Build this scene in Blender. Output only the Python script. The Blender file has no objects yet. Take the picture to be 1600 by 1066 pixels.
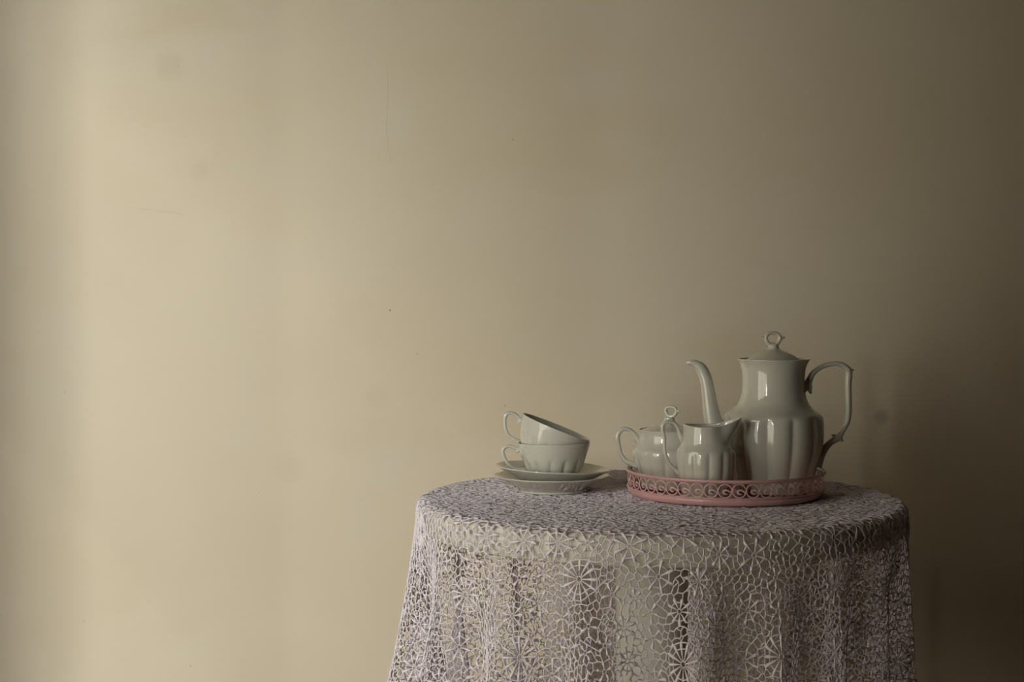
import bpy, math, random
import numpy as np
from mathutils import Vector, Matrix

PI = math.pi
random.seed(7)
rng = np.random.default_rng(11)
SC = bpy.context.scene
COL = SC.collection

# ------------------------------------------------------------------ camera
FPX, HORIZON = 2400.0, 457.0            # focal length and horizon row in the 1600x1066 frame
ZT = 0.72                               # height of the cloth on the table top
CAM = Vector((-0.23, -2.40, ZT + 0.32))
PITCH = math.atan((533.0 - HORIZON) / FPX)
cam_data = bpy.data.cameras.new('camera')
cam_data.sensor_width = 36.0
cam_data.lens = FPX / 1600.0 * 36.0
cam_data.clip_start = 0.02
cam = bpy.data.objects.new('camera', cam_data)
cam.location = CAM
cam.rotation_euler = (PI / 2 - PITCH, 0, 0)
COL.objects.link(cam)
SC.camera = cam

# ------------------------------------------------------------------ world, daylight, exposure
world = bpy.data.worlds.new('world')
SC.world = world
world.use_nodes = True
bg = world.node_tree.nodes['Background']
bg.inputs['Color'].default_value = (1.0, 0.91, 0.77, 1)
bg.inputs['Strength'].default_value = 2.8

SC.view_settings.view_transform = 'Standard'
SC.view_settings.look = 'None'
SC.view_settings.exposure = 0.0
SC.view_settings.gamma = 1.0
SC.view_settings.use_curve_mapping = False

# room: back wall y = WY, window in the left wall, bright sky outside it
WY, XL, XR, YF, ZC = 0.62, -1.661, 4.20, -5.60, 2.90
WIN_Y0, WIN_Y1, WIN_Z0, WIN_Z1 = -2.873, -0.75, 0.02, 2.02
ld = bpy.data.lights.new('sky_daylight', 'AREA')
ld.shape = 'RECTANGLE'
ld.size, ld.size_y = 3.20, 6.82         # z extent, y extent
ld.energy = 3250.0
ld.color = (1.0, 0.99, 0.97)
lo = bpy.data.objects.new('sky_daylight', ld)
lo.location = (XL - 2.212, -9.172, 2.25)
lo.rotation_euler = (0, -PI / 2, 0)     # shines towards +x
COL.objects.link(lo)


# ------------------------------------------------------------------ helpers
def mesh_obj(name, verts, faces, mat, parent=None, smooth=True):
    me = bpy.data.meshes.new(name)
    me.from_pydata([tuple(v) for v in verts], [], [tuple(f) for f in faces])
    me.materials.append(mat)
    if smooth:
        me.polygons.foreach_set('use_smooth', [True] * len(me.polygons))
    me.update()
    o = bpy.data.objects.new(name, me)
    COL.objects.link(o)
    if parent:
        o.parent = parent
    return o


def big_mesh(name, V, F, mat, parent=None, smooth=True):
    """V (n,3), F (m,4) numpy quads"""
    me = bpy.data.meshes.new(name)
    me.vertices.add(len(V))
    me.vertices.foreach_set('co', np.ascontiguousarray(V, dtype=np.float32).ravel())
    k = F.shape[1]
    me.loops.add(F.size)
    me.loops.foreach_set('vertex_index', np.ascontiguousarray(F, dtype=np.int32).ravel())
    me.polygons.add(len(F))
    me.polygons.foreach_set('loop_start', np.arange(0, F.size, k, dtype=np.int32))
    me.polygons.foreach_set('use_smooth', np.full(len(F), smooth))
    me.materials.append(mat)
    me.update(calc_edges=True)
    o = bpy.data.objects.new(name, me)
    COL.objects.link(o)
    if parent:
        o.parent = parent
    return o


def tag(o, label, cat, group=None):
    o['label'] = label
    o['category'] = cat
    if group:
        o['group'] = group
    return o


def thing(name, label, cat, loc, group=None):
    o = bpy.data.objects.new(name, None)
    o.empty_display_size = 0.05
    o.location = loc
    COL.objects.link(o)
    return tag(o, label, cat, group)


def structure(o):
    o['kind'] = 'structure'
    return o


def box(x0, x1, y0, y1, z0, z1):
    v = [(x, y, z) for x in (x0, x1) for y in (y0, y1) for z in (z0, z1)]
    f = [(0, 1, 3, 2), (4, 6, 7, 5), (0, 4, 5, 1), (2, 3, 7, 6), (0, 2, 6, 4), (1, 5, 7, 3)]
    return v, f


def join(*vf):
    V, F = [], []
    for v, f in vf:
        b = len(V)
        V += [tuple(p) for p in v]
        F += [tuple(i + b for i in q) for q in f]
    return V, F


def smooth_curve(pts, n):
    """Catmull-Rom through pts (any dimension) sampled to n points"""
    P = np.array(pts, float)
    P = np.vstack([2 * P[0] - P[1], P, 2 * P[-1] - P[-2]])
    m = len(P) - 3
    out = []
    for t in np.linspace(0, m - 1e-9, n):
        i = int(t)
        u = t - i
        a, b, c, d = P[i:i + 4]
        out.append(0.5 * (2 * b + (c - a) * u + (2 * a - 5 * b + 4 * c - d) * u * u + (3 * b - a - 3 * c + d) * u ** 3))
    return np.array(out)


def lathe(profile, nth=96, n=None, radial=None, cap=True):
    """profile [(r,z)..]; radial(r,z,theta,k)->(r,z) may reshape it. Returns verts, faces"""
    pr = smooth_curve(profile, n) if n else np.array(profile, float)
    V, F = [], []
    for k, (r, z) in enumerate(pr):
        for j in range(nth):
            th = 2 * PI * j / nth
            rr, zz = (r, z) if radial is None else radial(r, z, th, k)
            V.append((rr * math.cos(th), rr * math.sin(th), zz))
    m = len(pr)
    for k in range(m - 1):
        for j in range(nth):
            j2 = (j + 1) % nth
            F.append((k * nth + j, k * nth + j2, (k + 1) * nth + j2, (k + 1) * nth + j))
    if cap:
        for k, flip in ((0, True), (m - 1, False)):
            c = len(V)
            zc = sum(V[k * nth + j][2] for j in range(nth)) / nth
            V.append((0, 0, zc))
            for j in range(nth):
                j2 = (j + 1) % nth
                F.append((c, k * nth + j2, k * nth + j) if flip else (c, k * nth + j, k * nth + j2))
    return V, F


def tube(path, n=40, ns=14, closed=False):
    """path [(x, z, in_plane_radius, depth_radius)] in the local x-z plane (y = 0)"""
    P = np.array(path, float)
    if closed:
        P = np.vstack([P[-2:], P, P[:3]])
        S = smooth_curve(P, n * 3)
        # keep the middle lap
        m = len(path)
        per = (len(P) - 1)
        t = np.linspace(0, per, n * 3)
        keep = (t >= 2) & (t < 2 + m)
        S = S[keep]
    else:
        S = smooth_curve(P, n)
    xy = S[:, :2]
    if closed:
        tg = np.roll(xy, -1, 0) - np.roll(xy, 1, 0)
    else:
        tg = np.gradient(xy, axis=0)
    tg /= np.linalg.norm(tg, axis=1)[:, None] + 1e-12
    nm = np.stack([-tg[:, 1], tg[:, 0]], 1)
    V, F = [], []
    for i in range(len(S)):
        for j in range(ns):
            a = 2 * PI * j / ns
            o = nm[i] * math.cos(a) * max(S[i, 2], 1e-5)
            V.append((xy[i, 0] + o[0], math.sin(a) * max(S[i, 3], 1e-5), xy[i, 1] + o[1]))
    m = len(S)
    for i in range(m if closed else m - 1):
        i2 = (i + 1) % m
        for j in range(ns):
            j2 = (j + 1) % ns
            F.append((i * ns + j, i2 * ns + j, i2 * ns + j2, i * ns + j2))
    if not closed:
        F.append(tuple(range(ns)))
        F.append(tuple(range((m - 1) * ns + ns - 1, (m - 1) * ns - 1, -1)))
    return V, F


def xform(vf, mat):
    v, f = vf
    return [tuple(mat @ Vector(p)) for p in v], f


# ------------------------------------------------------------------ materials
def new_mat(name):
    m = bpy.data.materials.new(name)
    m.use_nodes = True
    nt = m.node_tree
    return m, nt, nt.nodes, nt.links, nt.nodes['Principled BSDF']


def simple_mat(name, col, rough=0.5, spec=0.5, coat=0.0, var=0.06, scale=6.0, bump=0.0, bscale=200.0):
    m, nt, N, L, B = new_mat(name)
    B.inputs['Roughness'].default_value = rough
    B.inputs['Specular IOR Level'].default_value = spec
    B.inputs['Coat Weight'].default_value = coat
    B.inputs['Coat Roughness'].default_value = 0.025
    tc = N.new('ShaderNodeTexCoord')
    ns = N.new('ShaderNodeTexNoise')
    ns.inputs['Scale'].default_value = scale
    ns.inputs['Detail'].default_value = 4
    L.new(tc.outputs['Object'], ns.inputs['Vector'])
    mx = N.new('ShaderNodeMix')
    mx.data_type = 'RGBA'
    L.new(ns.outputs['Fac'], mx.inputs['Factor'])
    mx.inputs['A'].default_value = (*[c * (1 - var) for c in col], 1)
    mx.inputs['B'].default_value = (*[min(1, c * (1 + var)) for c in col], 1)
    L.new(mx.outputs['Result'], B.inputs['Base Color'])
    if bump:
        n2 = N.new('ShaderNodeTexNoise')
        n2.inputs['Scale'].default_value = bscale
        n2.inputs['Detail'].default_value = 3
        L.new(tc.outputs['Object'], n2.inputs['Vector'])
        bp = N.new('ShaderNodeBump')
        bp.inputs['Strength'].default_value = bump
        bp.inputs['Distance'].default_value = 0.002
        L.new(n2.outputs['Fac'], bp.inputs['Height'])
        L.new(bp.outputs['Normal'], B.inputs['Normal'])
    return m


def wall_point(px, py):
    """where a spot of the wall lies, in wall coordinates (x, z)"""
    s = (WY - CAM.y) / FPX
    return CAM.x + (px - 800) * s, CAM.z - (py - HORIZON) * s


def wall_material():
    m, nt, N, L, B = new_mat('painted_plaster')
    B.inputs['Roughness'].default_value = 0.62
    B.inputs['Specular IOR Level'].default_value = 0.25
    tc = N.new('ShaderNodeTexCoord')

    def noise(scale, detail=3, stretch=(1, 1, 1), off=(0, 0, 0)):
        mp = N.new('ShaderNodeMapping')
        mp.inputs['Scale'].default_value = stretch
        mp.inputs['Location'].default_value = off
        L.new(tc.outputs['Object'], mp.inputs['Vector'])
        n = N.new('ShaderNodeTexNoise')
        n.inputs['Scale'].default_value = scale
        n.inputs['Detail'].default_value = detail
        L.new(mp.outputs['Vector'], n.inputs['Vector'])
        return n.outputs['Fac']

    def mixc(fac, a, b, blend='MIX'):
        mx = N.new('ShaderNodeMix')
        mx.data_type = 'RGBA'
        mx.blend_type = blend
        if isinstance(fac, float):
            mx.inputs['Factor'].default_value = fac
        else:
            L.new(fac, mx.inputs['Factor'])
        for key, v in (('A', a), ('B', b)):
            if isinstance(v, tuple):
                mx.inputs[key].default_value = (*v, 1)
            else:
                L.new(v, mx.inputs[key])
        return mx.outputs['Result']

    def ramp(fac, a, b):
        r = N.new('ShaderNodeMapRange')
        r.interpolation_type = 'SMOOTHSTEP'
        r.inputs['From Min'].default_value = a
        r.inputs['From Max'].default_value = b
        L.new(fac, r.inputs['Value'])
        return r.outputs['Result']

    base = mixc(ramp(noise(1.6, 4, (1, 1, 1.5)), 0.38, 0.66), (0.685, 0.600, 0.455), (0.660, 0.570, 0.415))
    base = mixc(ramp(noise(2.3, 5, (1, 1, 2.2), (3, 0, 1)), 0.56, 0.72), base, (0.65, 0.558, 0.398))
    base = mixc(ramp(noise(5.0, 3, (1, 1, 1), (7, 0, 4)), 0.55, 0.8), base, (0.67, 0.60, 0.47))
    # specks, flakes and the round smudge: marks of the wall itself
    sep = N.new('ShaderNodeSeparateXYZ')
    L.new(tc.outputs['Object'], sep.inputs['Vector'])
    comb = N.new('ShaderNodeCombineXYZ')
    L.new(sep.outputs['X'], comb.inputs['X'])
    L.new(sep.outputs['Z'], comb.inputs['Z'])
    spots = [(609.5, 485, 1.6, 0.85, (0.10, 0.07, 0.04)), (652, 553, 1.8, 0.5, (0.32, 0.22, 0.12)),
             (281, 105, 1.2, 0.5, (0.3, 0.24, 0.15)), (294, 1045, 1.6, 0.5, (0.3, 0.22, 0.13)),
             (789, 634, 1.8, 0.55, (0.3, 0.24, 0.16)), (801, 219, 1.2, 0.7, (0.15, 0.12, 0.08)),
             (127, 974, 1.6, 0.35, (0.35, 0.25, 0.15)), (402, 771, 1.4, 0.3, (0.35, 0.25, 0.15)),
             (100, 613, 2.0, 0.3, (0.4, 0.3, 0.18)), (757, 396, 1.6, 0.25, (0.4, 0.32, 0.2)),
             (593, 245, 1.2, 0.35, (0.3, 0.22, 0.14)), (564, 784, 1.8, 0.2, (0.4, 0.32, 0.2)),
             (1378, 652, 13, 0.42, (0.26, 0.25, 0.18)), (268, 105, 26, 0.22, (0.50, 0.42, 0.28)),
             (313, 267, 16, 0.15, (0.5, 0.43, 0.28)), (452, 733, 28, 0.14, (0.5, 0.43, 0.27)),
             (586, 622, 24, 0.12, (0.5, 0.43, 0.27))]
    s = (WY - CAM.y) / FPX
    for px, py, rad, amt, c in spots:
        x, z = wall_point(px, py)
        d = N.new('ShaderNodeVectorMath')
        d.operation = 'DISTANCE'
        L.new(comb.outputs['Vector'], d.inputs[0])
        d.inputs[1].default_value = (x, 0, z)
        r = N.new('ShaderNodeMapRange')
        r.interpolation_type = 'SMOOTHSTEP'
        r.inputs['From Min'].default_value = rad * s * 0.35
        r.inputs['From Max'].default_value = rad * s * 1.25
        r.inputs['To Min'].default_value = amt
        r.inputs['To Max'].default_value = 0.0
        L.new(d.outputs['Value'], r.inputs['Value'])
        base = mixc(r.outputs['Result'], base, c)
    # hairline scratches: thin strokes along a slightly bent line
    wob = noise(9.0, 2)
    for (x0, y0, x1, y1, wid, amt, dirn) in ((206, 328, 298, 337, 1.0, 0.30, 'h'), (604, 90, 608, 262, 0.9, 0.30, 'v'),
                                             (300, 500, 345, 492, 1.2, 0.0, 'h'), (640, 690, 760, 688, 1.0, 0.0, 'h')):
        if amt == 0:
            continue
        ax, az = wall_point(x0, y0)
        bx, bz = wall_point(x1, y1)
        u, v = ('X', 'Z') if dirn == 'h' else ('Z', 'X')
        (u0, v0, u1, v1) = (ax, az, bx, bz) if dirn == 'h' else (az, ax, bz, bx)
        k = (v1 - v0) / (u1 - u0)
        mul = N.new('ShaderNodeMath'); mul.operation = 'MULTIPLY_ADD'
        L.new(sep.outputs[u], mul.inputs[0]); mul.inputs[1].default_value = k; mul.inputs[2].default_value = v0 - k * u0
        w2 = N.new('ShaderNodeMath'); w2.operation = 'MULTIPLY_ADD'
        L.new(wob, w2.inputs[0]); w2.inputs[1].default_value = 0.02; w2.inputs[2].default_value = -0.01
        ad = N.new('ShaderNodeMath'); ad.operation = 'ADD'
        L.new(mul.outputs[0], ad.inputs[0]); L.new(w2.outputs[0], ad.inputs[1])
        su = N.new('ShaderNodeMath'); su.operation = 'SUBTRACT'
        L.new(sep.outputs[v], su.inputs[0]); L.new(ad.outputs[0], su.inputs[1])
        ab = N.new('ShaderNodeMath'); ab.operation = 'ABSOLUTE'
        L.new(su.outputs[0], ab.inputs[0])
        r = N.new('ShaderNodeMapRange')
        r.inputs['From Min'].default_value = 0.0
        r.inputs['From Max'].default_value = wid * s
        r.inputs['To Min'].default_value = amt
        r.inputs['To Max'].default_value = 0
        L.new(ab.outputs[0], r.inputs['Value'])
        lo_, hi_ = min(u0, u1), max(u0, u1)
        mid, half = (lo_ + hi_) / 2, (hi_ - lo_) / 2
        s2 = N.new('ShaderNodeMath'); s2.operation = 'SUBTRACT'
        L.new(sep.outputs[u], s2.inputs[0]); s2.inputs[1].default_value = mid
        a2 = N.new('ShaderNodeMath'); a2.operation = 'ABSOLUTE'; L.new(s2.outputs[0], a2.inputs[0])
        r2 = N.new('ShaderNodeMapRange')
        r2.inputs['From Min'].default_value = half * 0.6
        r2.inputs['From Max'].default_value = half
        r2.inputs['To Min'].default_value = 1
        r2.inputs['To Max'].default_value = 0
        L.new(a2.outputs[0], r2.inputs['Value'])
        mm = N.new('ShaderNodeMath'); mm.operation = 'MULTIPLY'
        L.new(r.outputs['Result'], mm.inputs[0]); L.new(r2.outputs['Result'], mm.inputs[1])
        base = mixc(mm.outputs[0], base, (0.36, 0.28, 0.17))
    L.new(base, B.inputs['Base Color'])
    # trowel waviness and fine roller grain
    bp = N.new('ShaderNodeBump')
    bp.inputs['Strength'].default_value = 0.25
    bp.inputs['Distance'].default_value = 0.02
    L.new(noise(4.0, 3), bp.inputs['Height'])
    bp2 = N.new('ShaderNodeBump')
    bp2.inputs['Strength'].default_value = 0.12
    bp2.inputs['Distance'].default_value = 0.001
    L.new(noise(260.0, 3), bp2.inputs['Height'])
    L.new(bp.outputs['Normal'], bp2.inputs['Normal'])
    L.new(bp2.outputs['Normal'], B.inputs['Normal'])
    return m


def floor_material():
    m, nt, N, L, B = new_mat('dark_wood_floor')
    B.inputs['Roughness'].default_value = 0.45
    tc = N.new('ShaderNodeTexCoord')
    br = N.new('ShaderNodeTexBrick')
    br.inputs['Color1'].default_value = (0.14, 0.08, 0.045, 1)
    br.inputs['Color2'].default_value = (0.19, 0.11, 0.06, 1)
    br.inputs['Mortar'].default_value = (0.03, 0.02, 0.01, 1)
    br.inputs['Scale'].default_value = 1.0
    br.inputs['Brick Width'].default_value = 1.1
    br.inputs['Row Height'].default_value = 0.12
    br.inputs['Mortar Size'].default_value = 0.003
    L.new(tc.outputs['Object'], br.inputs['Vector'])
    L.new(br.outputs['Color'], B.inputs['Base Color'])
    return m


def lace_material():
    m, nt, N, L, B = new_mat('lavender_white_cotton')
    N.remove(B)
    tc = N.new('ShaderNodeTexCoord')
    ns = N.new('ShaderNodeTexNoise')
    ns.inputs['Scale'].default_value = 90
    L.new(tc.outputs['Object'], ns.inputs['Vector'])
    mx = N.new('ShaderNodeMix')
    mx.data_type = 'RGBA'
    L.new(ns.outputs['Fac'], mx.inputs['Factor'])
    mx.inputs['A'].default_value = (0.93, 0.865, 0.925, 1)
    mx.inputs['B'].default_value = (0.98, 0.92, 0.975, 1)
    n2 = N.new('ShaderNodeTexNoise')
    n2.inputs['Scale'].default_value = 1100
    L.new(tc.outputs['Object'], n2.inputs['Vector'])
    bp = N.new('ShaderNodeBump')
    bp.inputs['Strength'].default_value = 0.2
    bp.inputs['Distance'].default_value = 0.001
    L.new(n2.outputs['Fac'], bp.inputs['Height'])
    df = N.new('ShaderNodeBsdfDiffuse')
    tl = N.new('ShaderNodeBsdfTranslucent')
    for b in (df, tl):
        L.new(mx.outputs['Result'], b.inputs['Color'])
        L.new(bp.outputs['Normal'], b.inputs['Normal'])
    ms = N.new('ShaderNodeMixShader')
    ms.inputs['Fac'].default_value = 0.12
    L.new(df.outputs[0], ms.inputs[1])
    L.new(tl.outputs[0], ms.inputs[2])
    L.new(ms.outputs[0], N['Material Output'].inputs['Surface'])
    return m


M_WALL = wall_material()
M_FLOOR = floor_material()
M_CEIL = simple_mat('ceiling_paint', (0.08, 0.066, 0.05), 0.8, 0.1)  # ceiling out of view, made this dark to hold down bounced light
M_PORC = simple_mat('grey_white_porcelain', (0.655, 0.640, 0.555), 0.12, 0.5, coat=1.0, var=0.02)
M_PORC_IN = M_PORC
M_PINK = simple_mat('pink_enamel', (0.76, 0.455, 0.445), 0.28, 0.5, coat=0.3, var=0.05, scale=20)
M_LACE = lace_material()
M_TOP = simple_mat('brown_table_top', (0.66, 0.53, 0.49), 0.6, 0.2, var=0.15, scale=12)
M_CREAM = simple_mat('cream_table_paint', (0.76, 0.73, 0.62), 0.5, 0.3, var=0.04)
M_DARK = simple_mat('low_bounce_dark_wall', (0.05, 0.033, 0.02), 0.6, 0.2, var=0.2, scale=3)  # unseen right and front walls, colour darkened to cut bounced light
M_FRAME = simple_mat('white_window_paint', (0.75, 0.75, 0.72), 0.4, 0.4)


def glass_material():
    m, nt, N, L, B = new_mat('window_glass')
    N.remove(B)
    tr = N.new('ShaderNodeBsdfTransparent')
    tr.inputs['Color'].default_value = (0.97, 0.98, 0.97, 1)
    gl = N.new('ShaderNodeBsdfGlossy')
    gl.inputs['Roughness'].default_value = 0.02
    mx = N.new('ShaderNodeMixShader')
    mx.inputs['Fac'].default_value = 0.06
    L.new(tr.outputs[0], mx.inputs[1])
    L.new(gl.outputs[0], mx.inputs[2])
    L.new(mx.outputs[0], N['Material Output'].inputs['Surface'])
    return m


M_GLASS = glass_material()

# ------------------------------------------------------------------ room shell
T = 0.12
structure(mesh_obj('wall_back', *box(XL - T, XR + T, WY, WY + T, 0, ZC), M_WALL, smooth=False))
structure(mesh_obj('wall_right', *box(XR, XR + T, YF, WY, 0, ZC), M_DARK, smooth=False))
structure(mesh_obj('wall_front', *box(XL - T, XR + T, YF - T, YF, 0, ZC), M_DARK, smooth=False))
structure(mesh_obj('wall_left', *join(
    box(XL - T, XL, YF, WIN_Y0, 0, ZC), box(XL - T, XL, WIN_Y1, WY, 0, ZC), box(XL - T, XL, WIN_Y0, WIN_Y1, 0, WIN_Z0),
    box(XL - T, XL, WIN_Y0, WIN_Y1, WIN_Z1, ZC)), M_WALL, smooth=False))
structure(mesh_obj('floor', *box(XL - T, XR + T, YF - T, WY + T, -0.1, 0), M_FLOOR, smooth=False))
structure(mesh_obj('ceiling', *box(XL - T, XR + T, YF - T, WY + T, ZC, ZC + 0.1), M_CEIL, smooth=False))

win = bpy.data.objects.new('window_1', None)
win.location = (XL - T / 2, (WIN_Y0 + WIN_Y1) / 2, WIN_Z0)
COL.objects.link(win)
structure(win)
wy, wh = (WIN_Y1 - WIN_Y0) / 2, WIN_Z1 - WIN_Z0
fr = 0.02
W3 = (2 * wy - 2 * fr) / 3
ycut = [-wy + fr, -wy + fr + W3, -wy + fr + 2 * W3, wy - fr]
zbar, mh = 1.32, 0.008
mesh_obj('window_frame', *join(box(-.03, .03, -wy, -wy + fr, 0, wh), box(-.03, .03, wy - fr, wy, 0, wh),
                               box(-.03, .03, -wy + fr, wy - fr, 0, fr), box(-.03, .03, -wy + fr, wy - fr, wh - fr, wh),
                               box(-.012, .012, ycut[1] - mh, ycut[1] + mh, fr, wh - fr), box(-.012, .012, ycut[2] - mh, ycut[2] + mh, fr, wh - fr),
                               *[box(-.012, .012, ycut[k] + mh * (k > 0), ycut[k + 1] - mh * (k < 2), zbar - mh, zbar + mh) for k in range(3)]),
         M_FRAME, win, smooth=False)
for k in range(3):
    for z0, z1 in ((fr, zbar - mh), (zbar + mh, wh - fr)):
        mesh_obj('pane', *box(-.003, .003, ycut[k] + mh * (k > 0), ycut[k + 1] - mh * (k < 2), z0, z1), M_GLASS, win, smooth=False)

# ------------------------------------------------------------------ table
RT = 0.372
tb = thing('pedestal_table', 'round cream pedestal table under the lavender lace cloth', 'table', (0, 0, 0))
prof = [(0.02, ZT - 0.030), (RT - 0.03, ZT - 0.030), (RT - 0.008, ZT - 0.030), (RT - 0.008, ZT - 0.0022), (0.02, ZT - 0.0022)]
mesh_obj('table_top', *lathe(prof, 128), M_TOP, tb, smooth=False)
prof = [(RT - 0.026, ZT - 0.047), (RT - 0.003, ZT - 0.047), (RT, ZT - 0.044), (RT, ZT - 0.012), (RT - 0.003, ZT - 0.006),
        (RT - 0.008, ZT - 0.0035), (RT - 0.026, ZT - 0.0305)]
v, f = lathe(prof, 160, cap=False)
n_ = 160
m_ = len(prof)
f += [((m_ - 1) * n_ + j, (m_ - 1) * n_ + (j + 1) % n_, (j + 1) % n_, j) for j in range(n_)]
mesh_obj('rim', v, f, M_CREAM, tb)
v, f = lathe([(0.052, 0.10), (0.056, 0.16), (0.056, 0.56), (0.060, 0.63), (0.085, 0.655), (0.11, ZT - 0.031)], 64, n=40)
mesh_obj('column', [(x - 0.010, y, z) for x, y, z in v], f, M_CREAM, tb)
for k in range(4):
    a = PI / 4 + k * PI / 2
    v, f = tube([(0.03, 0.13, .03, .022), (0.12, 0.105, .026, .021), (0.23, 0.045, .02, .019), (0.29, 0.022, .018, .018), (0.315, 0.021, .014, .016)], 24, 12)
    mesh_obj('foot', *xform((v, f), Matrix.Rotation(a, 4, 'Z')), M_CREAM, tb)

# ------------------------------------------------------------------ lace tablecloth
RC = 0.379                # radius where the cloth turns over the edge
RB = 0.013                # bend radius
S_MAX = 0.80
RIDGE = np.radians(np.array([-171, -150, -128, -107, -83, -58, -38.5, -17.5, 2.5, 19.5, 33.5, 50, 66, 86, 106, 128, 150, 170.0]))
NTH, NS = 2880, 170


def fold_shape():
    th = np.linspace(-PI, PI, NTH, endpoint=False)
    R3 = np.concatenate([RIDGE - 2 * PI, RIDGE, RIDGE + 2 * PI])
    amp = np.concatenate([rng.uniform(0.8, 1.15, len(RIDGE))] * 3)
    i = np.searchsorted(R3, th, side='right') - 1
    u = (th - R3[i]) / (R3[i + 1] - R3[i])
    c = np.cos(2 * PI * u)
    a = amp[i] * (1 - u) + amp[i + 1] * u
    wl = (R3[i + 1] - R3[i]) / np.radians(20)
    return th, c, a * np.clip(wl, .7, 1.2), i, u, R3


TH, FC, FA, FI, FU, R3 = fold_shape()
S_ROWS = np.linspace(0, S_MAX, NS)
NPH = 1800
PH = np.linspace(-PI, PI, NPH, endpoint=False)
GRID = np.zeros((NS, NPH, 3))
S_EDGE = RC - RB
ARC = RB * PI / 2
for k, s in enumerate(S_ROWS):
    if s <= S_EDGE:
        GRID[k, :, 0] = s * np.sin(PH)
        GRID[k, :, 1] = -s * np.cos(PH)
        GRID[k, :, 2] = ZT - 0.0010
        continue
    if s <= S_EDGE + ARC:
        b = (s - S_EDGE) / RB
        r = np.full(NTH, S_EDGE + RB * math.sin(b))
        z = ZT - 0.0010 - RB * (1 - math.cos(b))
        t = 0
    else:
        t = s - S_EDGE - ARC
        g = np.clip((t - 0.022) / 0.28, 0, 2)
        g = g ** 1.15
        lean = 0.5 + 0.5 * np.cos(TH + PI / 2)          # 1 on the left, 0 on the right
        base = RC + 0.002 * min(1, t / .03) + (-0.016 + 0.026 * lean) * g
        r = base + 0.042 * FA * FC * g + 0.006 * g * np.sin(2 * TH + 9 * t)
        z = ZT - 0.0010 - RB - t * 0.985
    x, y = r * np.sin(TH), -r * np.cos(TH)
    # arc-length parametrisation inside each fold
    xe, ye = np.append(x, x[0]), np.append(y, y[0])
    seg = np.hypot(np.diff(xe), np.diff(ye))
    cum = np.concatenate([[0], np.cumsum(seg)])          # at TH[0..NTH]
    the = np.append(TH, PI)
    cr = np.interp(RIDGE, the, cum)
    phi_nodes = np.concatenate([[RIDGE[-1] - 2 * PI], RIDGE, [RIDGE[0] + 2 * PI]])
    cum_nodes = np.concatenate([[cr[-1] - cum[-1]], cr, [cr[0] + cum[-1]]])
    c_of_phi = np.interp(PH, phi_nodes, cum_nodes)
    cum3 = np.concatenate([cum[:-1] - cum[-1], cum[:-1], cum + cum[-1]])
    th3 = np.concatenate([TH - 2 * PI, TH, the + 2 * PI])
    th_of = np.interp(c_of_phi, cum3, th3)
    rr = np.interp(th_of, np.concatenate([TH - 2 * PI, TH, TH + 2 * PI]), np.concatenate([r, r, r]))
    GRID[k, :, 0] = rr * np.sin(th_of)
    GRID[k, :, 1] = -rr * np.cos(th_of)
    GRID[k, :, 2] = z
DS, DP = np.gradient(GRID, axis=0), (np.roll(GRID, -1, 1) - np.roll(GRID, 1, 1))
NRM = np.cross(DS, DP)
NRM[0, :, :] = (0, 0, 1)
NRM /= np.linalg.norm(NRM, axis=2)[:, :, None] + 1e-12
sgn = np.where((NRM[10, 0, 2]) < 0, -1, 1)
NRM *= sgn
NRM[0, :, :] = (0, 0, 1)


def drape(xy, h):
    """flat cloth coordinates (n,2) + height over the cloth -> world points"""
    s = np.hypot(xy[:, 0], xy[:, 1])
    ph = np.arctan2(xy[:, 0], -xy[:, 1])
    fs = np.clip(s / S_MAX * (NS - 1), 0, NS - 1.001)
    fp = (ph + PI) / (2 * PI) * NPH
    i, j = fs.astype(int), np.floor(fp).astype(int)
    a, b = (fs - i)[:, None], (fp - j)[:, None]
    j0, j1 = j % NPH, (j + 1) % NPH

    def lerp(G):
        return (G[i, j0] * (1 - a) + G[i + 1, j0] * a) * (1 - b) + (G[i, j1] * (1 - a) + G[i + 1, j1] * a) * b
    P, Nn = lerp(GRID), lerp(NRM)
    flat = s < S_EDGE
    # on the flat top use exact positions (polar cells are coarse near the middle)
    P[flat, 0], P[flat, 1], P[flat, 2] = xy[flat, 0], xy[flat, 1], ZT - 0.0010
    Nn[flat] = (0, 0, 1)
    return P + Nn * np.asarray(h)[:, None]


# motifs: (x, y, radius, kind) in flat cloth coordinates
FIXED = [(-0.1608, -0.4066, 0.034, 0), (-0.3115, -0.4564, 0.034, 0), (-0.1631, -0.471, 0.0165, 2), (-0.0755, -0.3817, 0.028, 1),
         (-0.0592, -0.4757, 0.0165, 2), (-0.0596, -0.511, 0.0165, 2), (-0.0063, -0.5445, 0.034, 0), (-0.1726, -0.3498, 0.026, 1),
         (0.1736, -0.5098, 0.032, 0), (0.1909, -0.4243, 0.024, 1), (-0.2545, -0.3629, 0.0165, 2), (-0.3784, -0.2269, 0.026, 1),
         (-0.1145, -0.4406, 0.02, 2), (0.0971, -0.3902, 0.026, 1), (-0.4275, -0.2807, 0.0165, 2), (-0.2744, -0.2801, 0.025, 1)]
flow = [list(q) for q in FIXED]
ARR = np.zeros((4000, 3))
ARR[:len(flow)] = [q[:3] for q in flow]


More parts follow.
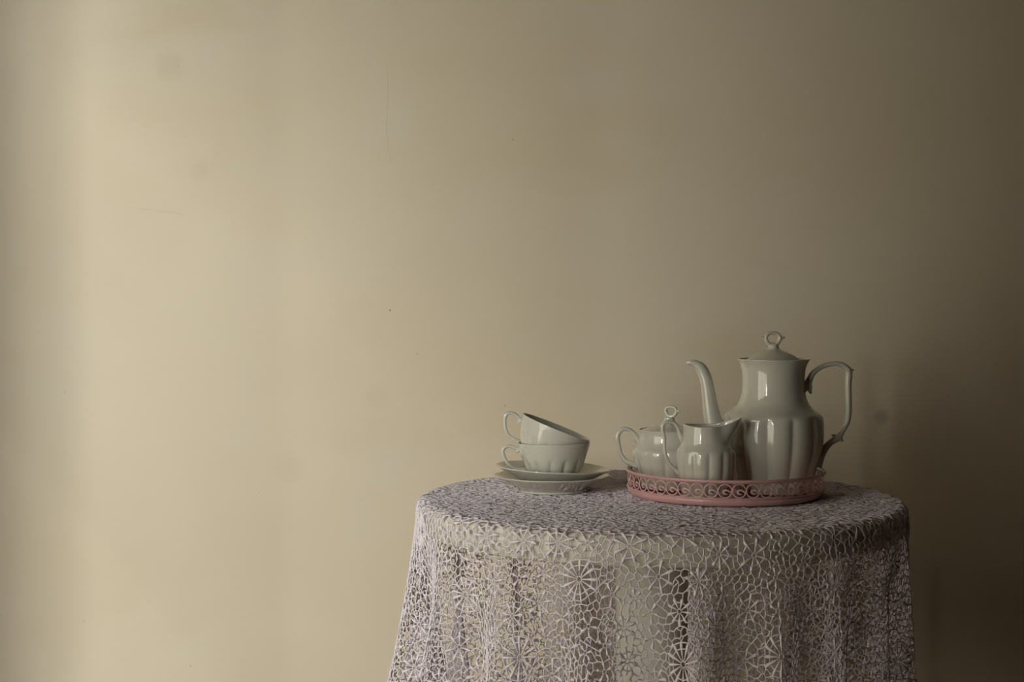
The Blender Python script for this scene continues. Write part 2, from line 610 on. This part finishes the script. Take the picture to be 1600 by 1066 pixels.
def try_place(R, kind, tries, want, gap):
    got = 0
    for _ in range(tries // 500):
        a = rng.uniform(-PI, PI, 500)
        s = S_MAX * np.sqrt(rng.uniform(0, 1, 500))
        x, y, rr = s * np.sin(a), -s * np.cos(a), R * rng.uniform(0.88, 1.1, 500)
        n = len(flow)
        clear = s + rr < S_MAX - 0.004
        if n:
            d = np.hypot(x[:, None] - ARR[None, :n, 0], y[:, None] - ARR[None, :n, 1])
            clear &= (d > ARR[None, :n, 2] + rr[:, None] + gap).all(1)
        for k in np.flatnonzero(clear):
            if got >= want:
                return
            m = len(flow)
            if m > n and (np.hypot(ARR[n:m, 0] - x[k], ARR[n:m, 1] - y[k]) < ARR[n:m, 2] + rr[k] + gap).any():
                continue
            ARR[m] = x[k], y[k], rr[k]
            flow.append([float(x[k]), float(y[k]), float(rr[k]), kind])
            got += 1


try_place(0.033, 0, 9000, 90, 0.003)
try_place(0.0245, 1, 30000, 480, 0.002)
try_place(0.0155, 2, 60000, 1400, 0.0010)

RING_N = 10


def petal_block(cx, cy, ang, r0, r1, w, hh):
    """club-shaped petal: stations along its length, diamond section"""
    st = np.array([0.0, 0.22, 0.45, 0.68, 0.88, 1.0])
    wd = np.array([0.30, 0.34, 0.62, 0.92, 1.0, 0.62]) * w
    ht = np.array([0.45, 0.45, 0.75, 1.0, 1.0, 0.6]) * hh
    rad = r0 + (r1 - r0) * st
    ca, sa = math.cos(ang), math.sin(ang)
    XY, H = [], []
    for r, ww, h in zip(rad, wd, ht):
        for du, dh in ((-1, 0), (0, 1), (1, 0), (0, -1)):
            XY.append((cx + ca * r - sa * ww * du, cy + sa * r + ca * ww * du))
            H.append(h * dh)
    F = []
    for k in range(len(st) - 1):
        for j in range(4):
            j2 = (j + 1) % 4
            F.append((k * 4 + j, k * 4 + j2, k * 4 + 4 + j2, k * 4 + 4 + j))
    e = (len(st) - 1) * 4
    F.append((3, 2, 1, 0))
    F.append((e, e + 1, e + 2, e + 3))
    return XY, H, F


def flower_block(cx, cy, R, kind):
    n = (random.choice((12, 13, 14)), random.choice((7, 8, 8, 9)), random.choice((5, 5, 6)))[kind]
    ring = (0.0042, 0.0034, 0.0032)[kind]
    w = (0.0028, 0.0029, 0.0029)[kind]
    ph = random.uniform(0, 2 * PI)
    XY, H, F = [], [], []

    def add(b):
        o = len(XY)
        XY.extend(b[0]); H.extend(b[1]); F.extend([tuple(i + o for i in q) for q in b[2]])
    # centre ring
    bx, bh, bf = [], [], []
    for k in range(RING_N):
        a = 2 * PI * k / RING_N
        for dr, dh in ((-0.0009, 0), (0, 0.0011), (0.0009, 0), (0, -0.0011)):
            bx.append((cx + (ring + dr) * math.cos(a), cy + (ring + dr) * math.sin(a)))
            bh.append(dh)
    for k in range(RING_N):
        k2 = (k + 1) % RING_N
        for j in range(4):
            j2 = (j + 1) % 4
            bf.append((k * 4 + j, k2 * 4 + j, k2 * 4 + j2, k * 4 + j2))
    add((bx, bh, bf))
    tips = []
    for k in range(n):
        a = ph + 2 * PI * k / n + random.uniform(-.08, .08)
        L_ = R * random.uniform(0.80, 1.0) * (0.96)
        add(petal_block(cx, cy, a, ring + 0.0004, L_, w * random.uniform(0.85, 1.15), 0.0016))
        tips.append((cx + L_ * math.cos(a), cy + L_ * math.sin(a)))
    return XY, H, F, tips


blocks = [flower_block(*q) for q in flow]

# net of threads between the motifs: jittered honeycomb
A_ = 0.0066
nodes, index = [], {}
dx, dy = A_ * math.sqrt(3), A_ * 1.5
rows = int(S_MAX / dy) + 2
cols = int(S_MAX / dx) + 2
edges = []


def nid(key, x, y):
    if key not in index:
        index[key] = len(nodes)
        nodes.append((x, y))
    return index[key]


for r in range(-rows, rows + 1):
    for c in range(-cols, cols + 1):
        x0 = (c + 0.5 * (r & 1)) * dx
        y0 = r * dy
        if x0 * x0 + y0 * y0 > S_MAX * S_MAX:
            continue
        # the honeycomb's two nodes of this cell: top T(r,c) and lower left... via vertex keys
        vs = []
        for k in range(6):
            a = PI / 2 + k * PI / 3
            vx, vy = x0 + A_ * math.cos(a), y0 + A_ * math.sin(a)
            vs.append(nid((round(vx / A_ * 4), round(vy / A_ * 4)), vx, vy))
        for k in range(6):
            a_, b_ = vs[k], vs[(k + 1) % 6]
            edges.append((min(a_, b_), max(a_, b_)))
edges = np.array(sorted(set(edges)))
nodes = np.array(nodes)
nodes += rng.normal(0, A_ * 0.20, nodes.shape)
warp = 0.006
nodes[:, 0] += warp * np.sin(nodes[:, 1] * 70) * 0.5
nodes[:, 1] += warp * np.sin(nodes[:, 0] * 63 + 1) * 0.5
owner = np.full(len(nodes), -1)
for q, (cx, cy, R, kind) in enumerate(flow):
    d = np.hypot(nodes[:, 0] - cx, nodes[:, 1] - cy)
    owner[d < R * 0.90] = q
outside = np.hypot(nodes[:, 0], nodes[:, 1]) > S_MAX
seg_a, seg_b = [], []
for a_, b_ in edges:
    if outside[a_] or outside[b_]:
        continue
    oa, ob = owner[a_], owner[b_]
    if oa < 0 and ob < 0:
        seg_a.append(nodes[a_]); seg_b.append(nodes[b_])
    elif (oa < 0) != (ob < 0):
        p, q = (a_, ob) if oa < 0 else (b_, oa)
        tips = np.array(blocks[q][3])
        t_ = tips[np.argmin(np.hypot(tips[:, 0] - nodes[p, 0], tips[:, 1] - nodes[p, 1]))]
        seg_a.append(nodes[p]); seg_b.append(t_)
# inner webbing of the big and middle motifs: a ring of thread joining neighbouring petals
for q, (cx, cy, R, kind) in enumerate(flow):
    tips = np.array(blocks[q][3])
    n = len(tips)
    for k in range(n):
        a_, b_ = tips[k], tips[(k + 1) % n]
        c_ = np.array((cx, cy))
        fr_ = 0.93 if kind == 2 else 0.72
        if kind < 2:
            seg_a.append(c_ + (a_ - c_) * fr_); seg_b.append(c_ + (b_ - c_) * fr_)
        if kind == 0:
            m1 = c_ + ((a_ + b_) / 2 - c_) * 1.02
            seg_a.append(a_); seg_b.append(m1)
            seg_a.append(b_); seg_b.append(m1)
SA, SB = np.array(seg_a), np.array(seg_b)
# hem: a doubled thread round the edge
hn = 900
ha = np.linspace(-PI, PI, hn + 1)
for rad in (S_MAX - 0.001, S_MAX - 0.006):
    hp = np.stack([rad * np.sin(ha), -rad * np.cos(ha)], 1)
    SA = np.vstack([SA, hp[:-1]]); SB = np.vstack([SB, hp[1:]])


def thread_mesh(SA, SB, w, hh):
    d = SB - SA
    ln = np.linalg.norm(d, axis=1)[:, None] + 1e-9
    d = d / ln
    n = np.stack([-d[:, 1], d[:, 0]], 1)
    a, b = SA - d * w * 0.5, SB + d * w * 0.5
    XY = np.stack([a - n * w, a, a + n * w, a, b - n * w, b, b + n * w, b], 1).reshape(-1, 2)
    H = np.tile(np.array([0, hh, 0, -hh, 0, hh, 0, -hh]), len(SA))
    base = np.arange(len(SA))[:, None, None] * 8
    q = np.array([[0, 1, 5, 4], [1, 2, 6, 5], [2, 3, 7, 6], [3, 0, 4, 7]])[None]
    return XY, H, (base + q).reshape(-1, 4)


cloth = thing('lace_tablecloth', 'lavender white crochet lace cloth with flower motifs draped over the round table', 'tablecloth', (0, 0, 0))
XY, H, F = thread_mesh(SA, SB, 0.00105, 0.0011)
net = big_mesh('lace_net', drape(XY, H), F, M_LACE, cloth)
net['kind'] = 'stuff'

# which motifs the camera shows largest
cen = drape(np.array([q[:2] for q in flow]), np.zeros(len(flow)))
nx = drape(np.array([q[:2] for q in flow]), np.full(len(flow), 0.01)) - cen
nx /= 0.01
view = np.array(CAM)[None] - cen
dist = np.linalg.norm(view, axis=1)
facing = (nx * view).sum(1) / dist
px = 800 + FPX * (cen[:, 0] - CAM.x) / (cen[:, 1] - CAM.y)
py = HORIZON - FPX * (cen[:, 2] - CAM.z) / (cen[:, 1] - CAM.y)
R_ = np.array([q[2] for q in flow])
seen = np.where((py < 1085) & (cen[:, 1] < 0.12), np.maximum(facing, 0.12), -1) * R_ ** 2 / dist ** 2
order = np.argsort(-seen)
single = set(order[:300].tolist())
rest_xy, rest_h, rest_f, off = [], [], [], 0
for k, b in enumerate(blocks):
    XYk, Hk, Fk = np.array(b[0]), np.array(b[1]), np.array(b[2])
    if k in single:
        big_mesh('flower_motif', drape(XYk, Hk), Fk, M_LACE, cloth)
    else:
        rest_xy.append(XYk); rest_h.append(Hk); rest_f.append(Fk + off)
        off += len(XYk)
rest = big_mesh('lace_flowers', drape(np.vstack(rest_xy), np.concatenate(rest_h)), np.vstack(rest_f), M_LACE, cloth)
rest['kind'] = 'stuff'


# ------------------------------------------------------------------ porcelain
def lobed(nl, amp, z0, z1, phase, rim=None, soft=0.010):
    """melon lobes between z0 (foot) and z1 (shoulder)"""
    def fn(r, z, th, k):
        w = min(1.0, max(0.0, (z1 - z) / soft)) ** 0.6 if z < z1 else 0.0
        w *= min(1.0, max(0.0, (z - z0) / 0.012 + 0.35))
        u = (th - phase) * nl / (2 * PI)
        d = abs(u - round(u)) * 2                       # 0 lobe centre, 1 groove
        dep = d ** 2.4
        r2 = r * (1 - amp * w * dep)
        if rim:
            return rim(r2, z, th)
        return r2, z
    return fn


def vessel(outer, n_out, wall, nth=144, radial=None, n_in=24, floor_z=0.008):
    """outer profile foot->rim; makes an open vessel with thickness"""
    po = smooth_curve(outer, n_out)
    rim_r, rim_z = po[-1]
    inner = []
    for r, z in po[::-1]:
        if z < floor_z:
            break
        inner.append((max(r - wall, 0.004), z if len(inner) else z + wall * 0.25))
    step = max(1, len(inner) // n_in)
    inner = [inner[0]] + inner[step::step]
    prof = [tuple(p) for p in po] + [(rim_r - wall * 0.45, rim_z + wall * 0.35)] + inner
    # end with a floor
    prof.append((inner[-1][0] * 0.5, floor_z))
    n_po = len(po)

    def rad(r, z, th, k):
        if radial is None:
            return r, z
        return radial(r, z, th, k)
    return lathe(prof, nth, radial=rad)


def knob(s, rot=0.0):
    """pierced ring finial with two pointed ears; s = metres per design pixel; origin at ring centre"""
    loop = [(-7.5, 7.2, 2.9, 3.6), (0, 8.6, 2.9, 3.6), (7.5, 7.2, 2.9, 3.6), (11.3, 0.5, 3.3, 3.8), (7.3, -7.5, 3.3, 4.0),
            (0, -10.0, 3.6, 4.4), (-7.3, -7.5, 3.3, 4.0), (-11.3, 0.5, 3.3, 3.8)]
    parts = [tube([tuple(c * s for c in p) for p in loop], 48, 12, closed=True)]
    for sx in (-1, 1):
        parts.append(tube([(sx * x * s, z * s, a * s, b * s) for x, z, a, b in ((11.5, .5, 3.0, 3.0), (15.5, 1.0, 2.4, 2.4), (18.5, 1.6, 1.8, 1.8), (20.0, 1.8, .5, .5))], 12, 10))
    parts.append(tube([(x * s, z * s, a * s, b * s) for x, z, a, b in ((0, -8, 8.5, 4.2), (0, -12, 7.6, 4.6), (0, -16, 7.0, 5.2), (0, -19, 8.0, 7.0), (0, -22, 11, 11))], 20, 20))
    v, f = join(*parts)
    return xform((v, f), Matrix.Rotation(rot, 4, 'Z'))


def spur(x, z, dx, dz, r, length):
    d = math.hypot(dx, dz)
    dx, dz = dx / d, dz / d
    return tube([(x + dx * length * t, z + dz * length * t, r * q, r * q * 1.1) for t, q in ((-.3, .8), (.1, .95), (.5, .6), (.85, .32), (1, .08))], 14, 10)


Z_TRAY = ZT + 0.0050
# --- coffee pot -----------------------------------------------------------
D = 0.024
KP = (2.40 + D) / FPX
PX0, PZ0 = CAM.x + (1209 - 800) * KP, Z_TRAY


def pot(px_, py_):
    """design drawing of the pot (photo pixels at its depth) -> local x, z"""
    return (px_ - 1209) * KP, CAM.z - (py_ - HORIZON) * KP - PZ0


def pts(lst):
    return [(*pot(a, b), c * KP, d * KP) for a, b, c, d in lst]


cp = thing('coffee_pot', 'tall grey-white porcelain coffee pot with curved spout and ring-knobbed lid on the pink tray', 'coffee pot', (PX0, D, PZ0))
prof = [(0.046, 0), (0.058, 0.001), (0.062, 0.006), (0.0645, 0.016), (0.0680, 0.034), (0.0745, 0.055), (0.0785, 0.075), (0.0797, 0.098),
        (0.0785, 0.113), (0.0765, 0.1205), (0.0715, 0.1255), (0.0640, 0.1305), (0.0570, 0.138), (0.0520, 0.149), (0.0492, 0.163),
        (0.0488, 0.178), (0.0503, 0.193), (0.0535, 0.203), (0.0575, 0.2095)]
v, f = vessel(prof, 90, 0.003, 192, lobed(12, 0.058, 0.0, 0.1225, math.radians(-90 + 8.7 - 10), soft=0.012))
mesh_obj('body', v, f, M_PORC, cp)
sp = pts([(1150, 706, 26, 26), (1131, 688, 24, 24), (1117, 664, 15.5, 15), (1111, 640, 12.6, 12), (1107, 612, 10.6, 10.5), (1103, 592, 9.8, 9.8),
          (1096, 576, 8.8, 9), (1087, 568.5, 6.0, 7.5), (1078, 566.5, 4.3, 5.5), (1072.5, 567.5, 2.6, 3.2)])
mesh_obj('spout', *tube(sp, 60, 22), M_PORC, cp)
hd = pts([(1254, 607, 9, 7), (1262, 600, 7, 6), (1266, 592, 5.2, 5), (1272, 582, 4.4, 5), (1283, 574, 4.0, 5), (1297, 569.3, 4.0, 5), (1311, 568.8, 4.2, 5.2),
          (1321, 573.5, 5, 5.4), (1327, 582, 5.6, 5.4), (1326, 600, 5.0, 5), (1326.5, 622, 5.0, 5), (1327, 642, 4.8, 5), (1324.5, 660, 4.6, 5), (1317, 674, 4.6, 5),
          (1311, 684, 5.8, 5.6), (1302, 690, 5.2, 5.4), (1293, 698, 5.4, 5.6), (1284, 712, 7, 6.5), (1277, 730, 9, 8)])
hx1, hz1 = pot(1327, 580)
hx2, hz2 = pot(1313, 686)
hx3, hz3 = pot(1264, 604)
hx4, hz4 = pot(1306, 682)
mesh_obj('handle', *join(tube(hd, 90, 14), spur(hx1, hz1, 1, 0.25, .0050, .0085), spur(hx2, hz2, .8, -.6, .0048, .0075),
                         spur(hx3, hz3, .35, -1, .0062, .013), spur(hx4, hz4, -1, .35, .004, .006)), M_PORC, cp)
lid_prof = [(0.008, 0.204), (0.0360, 0.2050), (0.0415, 0.2060), (0.0415, 0.2085), (0.0390, 0.2110), (0.0345, 0.2145), (0.0285, 0.2183), (0.0230, 0.2206), (0.0179, 0.2226), (0.0130, 0.2242), (0.0096, 0.2258), (0.0080, 0.2290), (0.0075, 0.2320)]


def flutes(r, z, th, k):
    w = max(0.0, 1 - abs(z - 0.2215) / 0.007)
    return r * (1 + 0.05 * w * math.cos(8 * th)), z


ld_ = mesh_obj('lid', *lathe(lid_prof, 96, n=50, radial=flutes), M_PORC, cp)
kx, kz = pot(1207.7, 529)
kb = mesh_obj('knob', *knob(KP, 0.10), M_PORC, ld_)
kb.location = (kx, 0, kz)

# --- creamer --------------------------------------------------------------
D = -0.060
KC = (2.40 + D) / FPX
CX0 = CAM.x + (1104 - 800) * KC


def crm(px_, py_):
    return (px_ - 1104) * KC, CAM.z - (py_ - HORIZON) * KC - Z_TRAY


cr_ = thing('creamer', 'small fluted porcelain creamer jug in front of the coffee pot', 'creamer', (CX0, D, Z_TRAY))


def jug_rim(r, z, th):
    t = min(1.0, max(0.0, (z - 0.080) / 0.030))
    t = t * t * (3 - 2 * t)
    a = (th + PI) % (2 * PI) - PI                       # 0 = spout side (+x)
    w = math.exp(-(a / 0.62) ** 2)
    b = abs(abs(a) - PI)
    hb = math.exp(-(b / 0.8) ** 2)
    x_out = r + 0.0190 * w * t
    squeeze = 1 - 0.10 * t * math.exp(-((abs(a) - 0.9) / 0.45) ** 2)
    return x_out * squeeze, z + t * (0.0125 * w + 0.0025 * hb - 0.0015)


prof = [(0.026, 0), (0.034, 0.0008), (0.036, 0.005), (0.0395, 0.018), (0.0432, 0.034), (0.0455, 0.052), (0.0458, 0.066),
        (0.0443, 0.0735), (0.0402, 0.0795), (0.0370, 0.086), (0.0356, 0.095), (0.0350, 0.104), (0.0352, 0.1125)]
v, f = vessel(prof, 64, 0.0024, 168, lobed(12, 0.066, 0.0, 0.0745, math.radians(-90 + 14), rim=jug_rim, soft=0.008), n_in=30)
mesh_obj('body', v, f, M_PORC, cr_)
hp = [(*crm(a, b), c * KC, d * KC) for a, b, c, d in ((1069, 688, 5.5, 4), (1063.5, 681, 4, 4), (1060.5, 671, 2.9, 3.8), (1055, 662.5, 2.7, 3.8), (1046, 659.6, 2.7, 3.8),
      (1038, 662.5, 3.2, 3.8), (1035.8, 671, 3.4, 3.8), (1038.5, 686, 2.9, 3.8), (1039, 704, 2.9, 3.8), (1042.5, 718, 3.1, 3.8), (1049.5, 729, 3.2, 3.8), (1058, 737, 3.2, 3.8), (1066, 747, 4.5, 4.2), (1072, 756, 6, 5))]
s1 = crm(1036, 667)
s2 = crm(1065, 684)
mesh_obj('handle', *join(tube(hp, 70, 12), spur(*s1, -1, .35, .0034, .0045), spur(*s2, .1, -1, .0045, .009)), M_PORC, cr_)

# --- sugar bowl -----------------------------------------------------------
D = 0.060
KS = (2.40 + D) / FPX
SX0 = CAM.x + (1046 - 800) * KS


def sgr(px_, py_):
    return (px_ - 1046) * KS, CAM.z - (py_ - HORIZON) * KS - Z_TRAY


sb = thing('sugar_bowl', 'squat lidded porcelain sugar bowl behind the creamer on the pink tray', 'sugar bowl', (SX0, D, Z_TRAY))
prof = [(0.030, 0), (0.042, 0.0008), (0.0445, 0.005), (0.0470, 0.014), (0.0510, 0.030), (0.0560, 0.046), (0.0585, 0.056), (0.0570, 0.0635), (0.0520, 0.0695), (0.0488, 0.0765),
        (0.0478, 0.084), (0.0482, 0.090), (0.0495, 0.0945)]
v, f = vessel(prof, 60, 0.0025, 168, lobed(12, 0.060, 0.0, 0.0645, math.radians(-90 + 3), soft=0.008))
mesh_obj('body', v, f, M_PORC, sb)
hp = [(*sgr(a, b), c * KS, d * KS) for a, b, c, d in ((1001, 690, 7, 5), (995, 685, 4.8, 4.5), (990.5, 677.5, 3.6, 4), (983, 671.8, 3.2, 4), (974, 671, 3.3, 4), (967.2, 676.5, 3.8, 4.2), (964.8, 685, 4.2, 4.2),
      (967, 695, 3.4, 4), (969.5, 707, 3.2, 4), (973.5, 715, 3.4, 4), (979, 721, 4.0, 4.2), (987, 725, 4.4, 4.4), (998, 730, 6, 5))]
s1 = sgr(965, 682)
s2 = sgr(976, 719)
hv = join(tube(hp, 64, 12), spur(*s1, -1, .3, .0042, .0055), spur(*s2, -.8, -1, .0040, .0050))
mesh_obj('handle', *hv, M_PORC, sb)
mesh_obj('handle', *xform(hv, Matrix.Rotation(PI, 4, 'Z')), M_PORC, sb)
lid_prof = [(0.008, 0.089), (0.0400, 0.0895), (0.0445, 0.0915), (0.0440, 0.0945), (0.0395, 0.0957), (0.0330, 0.0972), (0.0250, 0.0990), (0.0180, 0.1015), (0.0125, 0.1055), (0.0085, 0.1105), (0.0075, 0.1150)]
ls = mesh_obj('lid', *lathe(lid_prof, 96, n=44, radial=lambda r, z, th, k: (r * (1 + 0.04 * max(0, 1 - abs(z - .104) / .007) * math.cos(8 * th)), z)), M_PORC, sb)
kx, kz = sgr(1049, 643)
kb = mesh_obj('knob', *knob(KS * 0.80, math.radians(-28)), M_PORC, ls)
kb.location = (kx, 0, kz)


# --- saucers and cups -----------------------------------------------------
D = 0.067
KU = (2.40 + D) / FPX
UX0 = CAM.x + (862 - 800) * KU


def scallop(r, z, th, k):
    w = max(0.0, (r - 0.055) / 0.035)
    return r * (1 + 0.010 * w * abs(math.cos(4 * th)) ** 1.5), z + 0.0003 * w * math.cos(8 * th)


def saucer_mesh():
    prof = [(0.030, 0.0035), (0.049, 0.0030), (0.0505, 0.0), (0.0540, 0.0), (0.0555, 0.0035), (0.0630, 0.0085), (0.0770, 0.0160), (0.0900, 0.0235), (0.0908, 0.0250), (0.0900, 0.0258),
            (0.0770, 0.0192), (0.0620, 0.0118), (0.0480, 0.0082), (0.0400, 0.0072), (0.0360, 0.0075), (0.0340, 0.0066), (0.0150, 0.0064)]
    return lathe(prof, 160, n=90, radial=scallop)


sa = mesh_obj('saucer', *saucer_mesh(), M_PORC)
sa.location = (UX0, D, ZT + 0.0008)
tag(sa, 'lower porcelain saucer resting on the lace, beneath the other saucer', 'saucer', 'saucers under the cups')
sc = sa.copy()
COL.objects.link(sc)
sc.location = (UX0 + 0.001, D + 0.001, ZT + 0.0133)
sc.rotation_euler = (0, math.radians(2.5), math.radians(8))
tag(sc, 'upper porcelain saucer directly under the stacked cups', 'saucer', 'saucers under the cups')

cup_prof = [(0.020, 0.003), (0.0285, 0.003), (0.0295, 0.0), (0.0325, 0.0), (0.0335, 0.0035), (0.0400, 0.0085), (0.0455, 0.0160), (0.0490, 0.0250), (0.0523, 0.0345), (0.0553, 0.0440), (0.0578, 0.0520), (0.0592, 0.0580)]


def cup_lobes(r, z, th, k):
    w = 1.0 if z < 0.022 else max(0.0, 1 - (z - 0.022) / 0.012) ** 0.7
    w *= min(1.0, max(0.0, (z - 0.004) / 0.004))
    u = (th - math.radians(-90 + 6)) * 13 / (2 * PI)
    d = abs(u - round(u)) * 2
    return r * (1 - 0.085 * w * d ** 2.6), z


def build_cup(name, label, loc, roty, rotz):
    c = thing(name, label, 'cup', loc, 'stacked cups')
    v, f = vessel(cup_prof, 70, 0.0019, 156, cup_lobes, floor_z=0.0055)
    mesh_obj('body', v, f, M_PORC, c)
    hp = [(-0.0535, 0.0460, .0034, .0036), (-0.0590, 0.0480, .0030, .0038), (-0.0660, 0.0515, .0028, .0038), (-0.0740, 0.0523, .0028, .0038), (-0.0805, 0.0490, .0031, .0040), (-0.0822, 0.0430, .0032, .0040),
          (-0.0800, 0.0355, .0029, .0038), (-0.0755, 0.0265, .0028, .0038), (-0.0680, 0.0185, .0029, .0038), (-0.0580, 0.0145, .0031, .0038), (-0.0450, 0.0135, .0036, .0038)]
    mesh_obj('handle', *join(tube(hp, 56, 12), spur(-0.0815, 0.0465, -1, .35, .0030, .0055), spur(-0.0585, 0.0455, -.2, -1, .0028, .006)), M_PORC, c)
    c.rotation_mode = 'XYZ'
    c.rotation_euler = (0, roty, rotz)
    return c


CXC = CAM.x + (866 - 800) * KU
build_cup('tea_cup', 'upright porcelain cup standing on the saucers, holding the tilted cup', (CXC, D, ZT + 0.0210), math.radians(-1.0), 0)
tilt = math.radians(21.7)
rimx, rimz = CAM.x + (869 - 800) * KU, CAM.z - (667.5 - HORIZON) * KU
build_cup('tea_cup', 'tilted porcelain cup nested in the rim of the upright cup', (rimx - 0.058 * math.sin(tilt), D, rimz - 0.058 * math.cos(tilt)), tilt, 0)

# ------------------------------------------------------------------ pink tray
D = 0.02
KT = (2.40 + D) / FPX
TX0 = CAM.x + (1134 - 800) * KT
tray = thing('serving_tray', 'round pink enamelled tray with a pierced scrollwork gallery', 'tray', (TX0, D, ZT + 0.0008))
RR = 0.1535
prof = [(0.02, 0.0), (RR - 0.012, 0.0), (RR - 0.006, 0.0006), (RR - 0.0015, 0.0035), (RR, 0.0075), (RR, 0.0125), (RR - 0.0012, 0.0125), (RR - 0.0014, 0.008),
        (RR - 0.004, 0.0044), (RR - 0.009, 0.0030), (0.02, 0.0028)]
mesh_obj('tray_base', *lathe(prof, 160), M_PINK, tray)
prof = [(RR, 0.0118), (RR + 0.0014, 0.0125), (RR + 0.0014, 0.0138), (RR, 0.0145), (RR - 0.0013, 0.0140), (RR - 0.0013, 0.0122)]


def closed_lathe(prof, n):
    v, f = lathe(prof, n, cap=False)
    m = len(prof)
    f += [((m - 1) * n + j, (m - 1) * n + (j + 1) % n, (j + 1) % n, j) for j in range(n)]
    return v, f


mesh_obj('lower_bead', *closed_lathe(prof, 160), M_PINK, tray)
prof = [(RR - 0.0013, 0.0350), (RR + 0.0002, 0.0350), (RR + 0.0010, 0.0362), (RR + 0.0022, 0.0368), (RR + 0.0032, 0.0380), (RR + 0.0034, 0.0396), (RR + 0.0024, 0.0408), (RR + 0.0006, 0.0408), (RR - 0.0004, 0.0396), (RR - 0.0013, 0.0378)]
mesh_obj('rim', *closed_lathe(prof, 160), M_PINK, tray)
# one scroll of the gallery: an open ring curling in to a leaf, with a tail to the next one
NSC = 46
PITCH_S = 2 * PI * RR / NSC


def ribbon(path, widths, th=0.0013):
    S = smooth_curve([(*p, w) for p, w in zip(path, widths)], 34)
    tg = np.gradient(S[:, :2], axis=0)
    tg /= np.linalg.norm(tg, axis=1)[:, None]
    nm = np.stack([-tg[:, 1], tg[:, 0]], 1)
    V, F = [], []
    for i in range(len(S)):
        w = S[i, 2]
        for du, dr in ((-1, 0), (-.6, th * .5), (.6, th * .5), (1, 0), (.6, -th * .5), (-.6, -th * .5)):
            u, z = S[i, 0] + nm[i, 0] * w * du, S[i, 1] + nm[i, 1] * w * du
            a = u / RR
            r = RR - 0.0007 + dr
            V.append((r * math.sin(a), -r * math.cos(a), z))
    for i in range(len(S) - 1):
        for j in range(6):
            j2 = (j + 1) % 6
            F.append((i * 6 + j, i * 6 + j2, i * 6 + 6 + j2, i * 6 + 6 + j))
    e = (len(S) - 1) * 6
    F.append((5, 4, 3, 2, 1, 0))
    F.append(tuple(e + j for j in range(6)))
    return V, F


ZM, RS = 0.0246, PITCH_S / 2 * 0.97
path, wid = [], []
for k in range(19):                                     # the ring
    a = math.radians(20) + math.radians(360) * k / 18
    path.append((RS * math.cos(a), ZM + RS * math.sin(a) * 0.99))
    wid.append(0.0011)
leaf = ribbon([(RS * .96, ZM - .0030), (RS * .62, ZM - .0006), (RS * .22, ZM + .0010), (-RS * .14, ZM + .0002), (-RS * .20, ZM - .0028), (RS * .12, ZM - .0046), (RS * .40, ZM - .0040)],
              [.0011, .0014, .0017, .0019, .0018, .0014, .0007])
v, f = join(ribbon(path, wid), leaf)
first = mesh_obj('scroll', v, f, M_PINK, tray)
for k in range(1, NSC):
    c = first.copy()
    COL.objects.link(c)
    c.parent = tray
    c.rotation_euler = (0, 0, 2 * PI * k / NSC)
